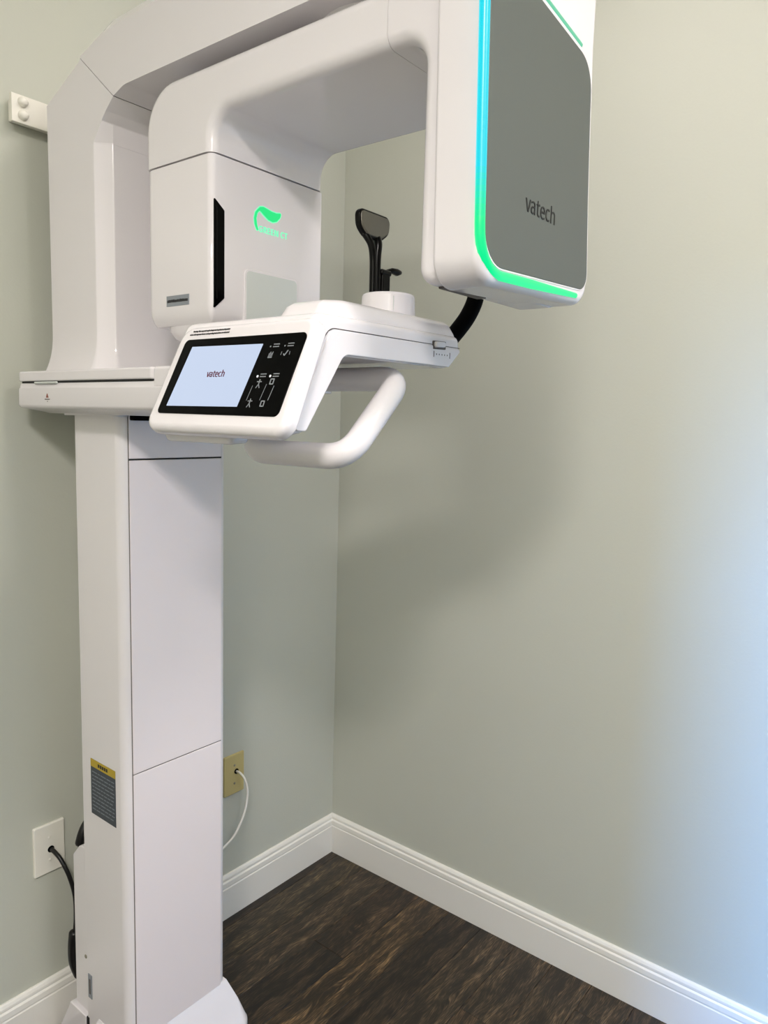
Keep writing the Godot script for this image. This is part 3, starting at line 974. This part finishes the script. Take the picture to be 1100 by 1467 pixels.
func build_chin() -> void:
	var m := machine
	# raised deck on the shelf
	var mb := MB.new()
	ext_y(mb, prof([[-1.010, 0.775, 0.03], [-0.690, 0.775, 0.03], [-0.690, 0.86, 0.02], [-0.745, 0.893, 0.012], [-0.985, 0.893, 0.04], [-1.010, 0.86, 0.02]], 8), free_levels([[1.50, 0.0], [1.516, 0.0], [1.522, 0.002], [1.535, 0.010], [1.5405, 0.018], [1.5425, 0.026], [1.5430, 0.034]]))
	var deck := obj(mb, "chin_deck", M.white, m)
	# chin ring
	mb = MB.new()
	var c := Vector3(-0.806, 1.540, 0.813)
	lathe(mb, c, Y, [[0.0415, 0.0], [0.0395, 0.033], [0.0385, 0.0355], [0.037, 0.0365], [0.035, 0.0360], [0.034, 0.034], [0.034, 0.010], [0.0, 0.010]], 48)
	obj(mb, "chin_ring", M.white, deck)
	obj(box(Vector3(-0.8330, 1.543, 0.8430), Vector3(-0.8318, 1.570, 0.8440), 0.0003, 1), "ring_seam", M.cover, deck)
	# forehead rest: stem that forks into a padded dish
	var z := 0.800
	mb = MB.new()
	tube(mb, curve([Vector3(-0.828, 1.535, z), Vector3(-0.828, 1.60, z), Vector3(-0.829, 1.628, z), Vector3(-0.8335, 1.645, z), Vector3(-0.839, 1.656, z - 0.004), Vector3(-0.843, 1.664, z - 0.009)], 6), 0.0052, 12)
	tube(mb, curve([Vector3(-0.819, 1.535, z), Vector3(-0.8195, 1.60, z), Vector3(-0.8195, 1.628, z), Vector3(-0.8175, 1.648, z), Vector3(-0.815, 1.657, z - 0.004), Vector3(-0.810, 1.664, z - 0.009)], 6), 0.0062, 12)
	var stem := obj(mb, "rest_stem", M.black, m)
	mb = MB.new()
	var dish := [[-0.8600, 1.6935, 0.010], [-0.787, 1.6930, 0.010], [-0.789, 1.668, 0.018], [-0.808, 1.655, 0.020], [-0.842, 1.655, 0.020], [-0.8580, 1.668, 0.018]]
	ext_z(mb, prof(dish, 6), bev(z - 0.012, z - 0.002, 0.003, 0.002, 3))
	obj(mb, "dish_back", M.black, stem)
	mb = MB.new()
	ext_z(mb, prof(dish, 6), [[z - 0.004, 0.003, 1.0, 0.0], [z - 0.0005, 0.0034, 0.7, 0.7], [z + 0.0004, 0.0048, 0.3, 0.95]])
	obj(mb, "dish_pad", M.grey_pad, stem)
	# bite rod beside the stem
	mb = MB.new()
	rbox(mb, Vector3(-0.813, 1.535, z - 0.007), Vector3(-0.794, 1.611, z + 0.007), 0.003)
	rbox(mb, Vector3(-0.816, 1.606, z - 0.008), Vector3(-0.792, 1.6145, z + 0.008), 0.003)
	var rod := obj(mb, "bite_rod", M.black, m)
	mb = MB.new()
	tube(mb, [Vector3(-0.798, 1.6125, z), Vector3(-0.786, 1.6165, z + 0.002), Vector3(-0.776, 1.6155, z + 0.004), Vector3(-0.768, 1.6165, z + 0.004)], [0.0035, 0.0042, 0.0055, 0.0035], 10)
	obj(mb, "bite_tip", M.black, rod)
	# curved black temple holder on the right of the deck
	mb = MB.new()
	var arc := curve([Vector3(-0.716, 1.500, 0.845), Vector3(-0.700, 1.534, 0.868), Vector3(-0.690, 1.560, 0.882), Vector3(-0.684, 1.590, 0.890), Vector3(-0.682, 1.640, 0.892)], 6)
	tube(mb, arc, 0.0132, 14)
	obj(mb, "temple_holder", M.black_matte, m)

# ------------------------------------------------------------------ things on the wall
func wall_plate(called: String, x0: float, y0: float, hole: Vector2, mt: Material, label: String) -> Node3D:
	var t := thing(called, Vector3(x0 + 0.035, y0, 0.0), label, "wall plate")
	var mb := MB.new()
	ext_z(mb, prof([[x0, y0, 0.003], [x0 + 0.07, y0, 0.003], [x0 + 0.07, y0 + 0.1143, 0.003], [x0, y0 + 0.1143, 0.003]], 3), bev(0.0, 0.006, 0.0, 0.003, 4))
	obj(mb, "plate", mt, t)
	for dy in [0.031, 0.083]:
		mb = MB.new()
		lathe(mb, Vector3(x0 + 0.035, y0 + dy - 0.0 if dy > 0.05 else y0 + 0.031, 0.0055), Z, [[0.0036, 0.0], [0.0034, 0.0011], [0.002, 0.0016], [0.0, 0.0017]], 12)
		obj(mb, "screw", M.steel if mt == M.plate_beige else M.plate_white, t)
	mb = MB.new()
	lathe(mb, Vector3(hole.x, hole.y, 0.0055), Z, [[0.0075, 0.0], [0.0075, 0.0012], [0.006, 0.0018], [0.0, 0.0018]], 18)
	obj(mb, "grommet", M.black_matte, t)
	return t

func build_wall_things() -> void:
	wall_plate("wall_plate", -0.9715, 0.3765, Vector2(-0.934, 0.431), M.plate_white, "white cable wall plate with a black cord coming out")
	wall_plate("wall_plate", -0.4480, 0.3535, Vector2(-0.4065, 0.4175), M.plate_beige, "beige cable wall plate with a white cable coming out")
	# black power cord: from the plate down behind the column, with the thick moulded plug end
	var t := thing("power_cord", Vector3(-0.90, 0.0, 0.05), "black power cord drooping from the white wall plate behind the column", "cord")
	var mb := MB.new()
	tube(mb, curve([Vector3(-0.934, 0.431, 0.004), Vector3(-0.934, 0.430, 0.022), Vector3(-0.930, 0.417, 0.042), Vector3(-0.922, 0.382, 0.060), Vector3(-0.914, 0.335, 0.066), Vector3(-0.912, 0.28, 0.064), Vector3(-0.914, 0.235, 0.060)], 8), 0.0046, 12)
	obj(mb, "cord", M.cable_black, t)
	mb = MB.new()
	tube(mb, curve([Vector3(-0.914, 0.245, 0.060), Vector3(-0.916, 0.215, 0.058), Vector3(-0.914, 0.175, 0.056), Vector3(-0.905, 0.140, 0.060)], 6), 0.0115, 14)
	obj(mb, "plug", M.cable_black, t)
	# loop of dark cable behind the column
	mb = MB.new()
	tube(mb, curve([Vector3(-0.86, 0.44, 0.085), Vector3(-0.905, 0.468, 0.088), Vector3(-0.917, 0.478, 0.098), Vector3(-0.90, 0.512, 0.098), Vector3(-0.85, 0.53, 0.085)], 8), 0.009, 12)
	var lp := obj(mb, "cable_loop", M.cable_black)
	lp.set_meta("label", "dark cable loop just behind the top of the rear column cover")
	lp.set_meta("category", "cable")
	# white network cable
	mb = MB.new()
	tube(mb, curve([Vector3(-0.4065, 0.4175, 0.005), Vector3(-0.4060, 0.4165, 0.022), Vector3(-0.402, 0.402, 0.036), Vector3(-0.3990, 0.370, 0.044), Vector3(-0.410, 0.330, 0.050), Vector3(-0.436, 0.292, 0.056), Vector3(-0.475, 0.262, 0.060), Vector3(-0.56, 0.24, 0.06), Vector3(-0.72, 0.24, 0.06)], 8), 0.0032, 10)
	var wc := obj(mb, "network_cable", M.cable_white)
	wc.set_meta("label", "thin white cable hanging from the beige wall plate")
	wc.set_meta("category", "cable")
	# white mounting bracket high on the wall
	t = thing("wall_bracket", Vector3(-0.93, 1.936, 0.0), "white wall bracket with two round caps beside the upright frame", "bracket")
	mb = MB.new()
	rbox(mb, Vector3(-0.981, 1.9365, 0.020), Vector3(-0.80, 1.9880, 0.030), 0.0012)
	obj(mb, "bracket_plate", M.plate_white, t)
	obj(box(Vector3(-0.974, 1.942, 0.0), Vector3(-0.82, 1.982, 0.021), 0.002), "wall_spacer", M.plate_white, t)
	for y in [1.9755, 1.9515]:
		mb = MB.new()
		lathe(mb, Vector3(-0.9600, y, 0.030), Z, [[0.0095, 0.0], [0.0095, 0.0025], [0.0088, 0.006], [0.0068, 0.009], [0.004, 0.0108], [0.0, 0.0115]], 22)
		obj(mb, "bolt_cap", M.plate_white, t)
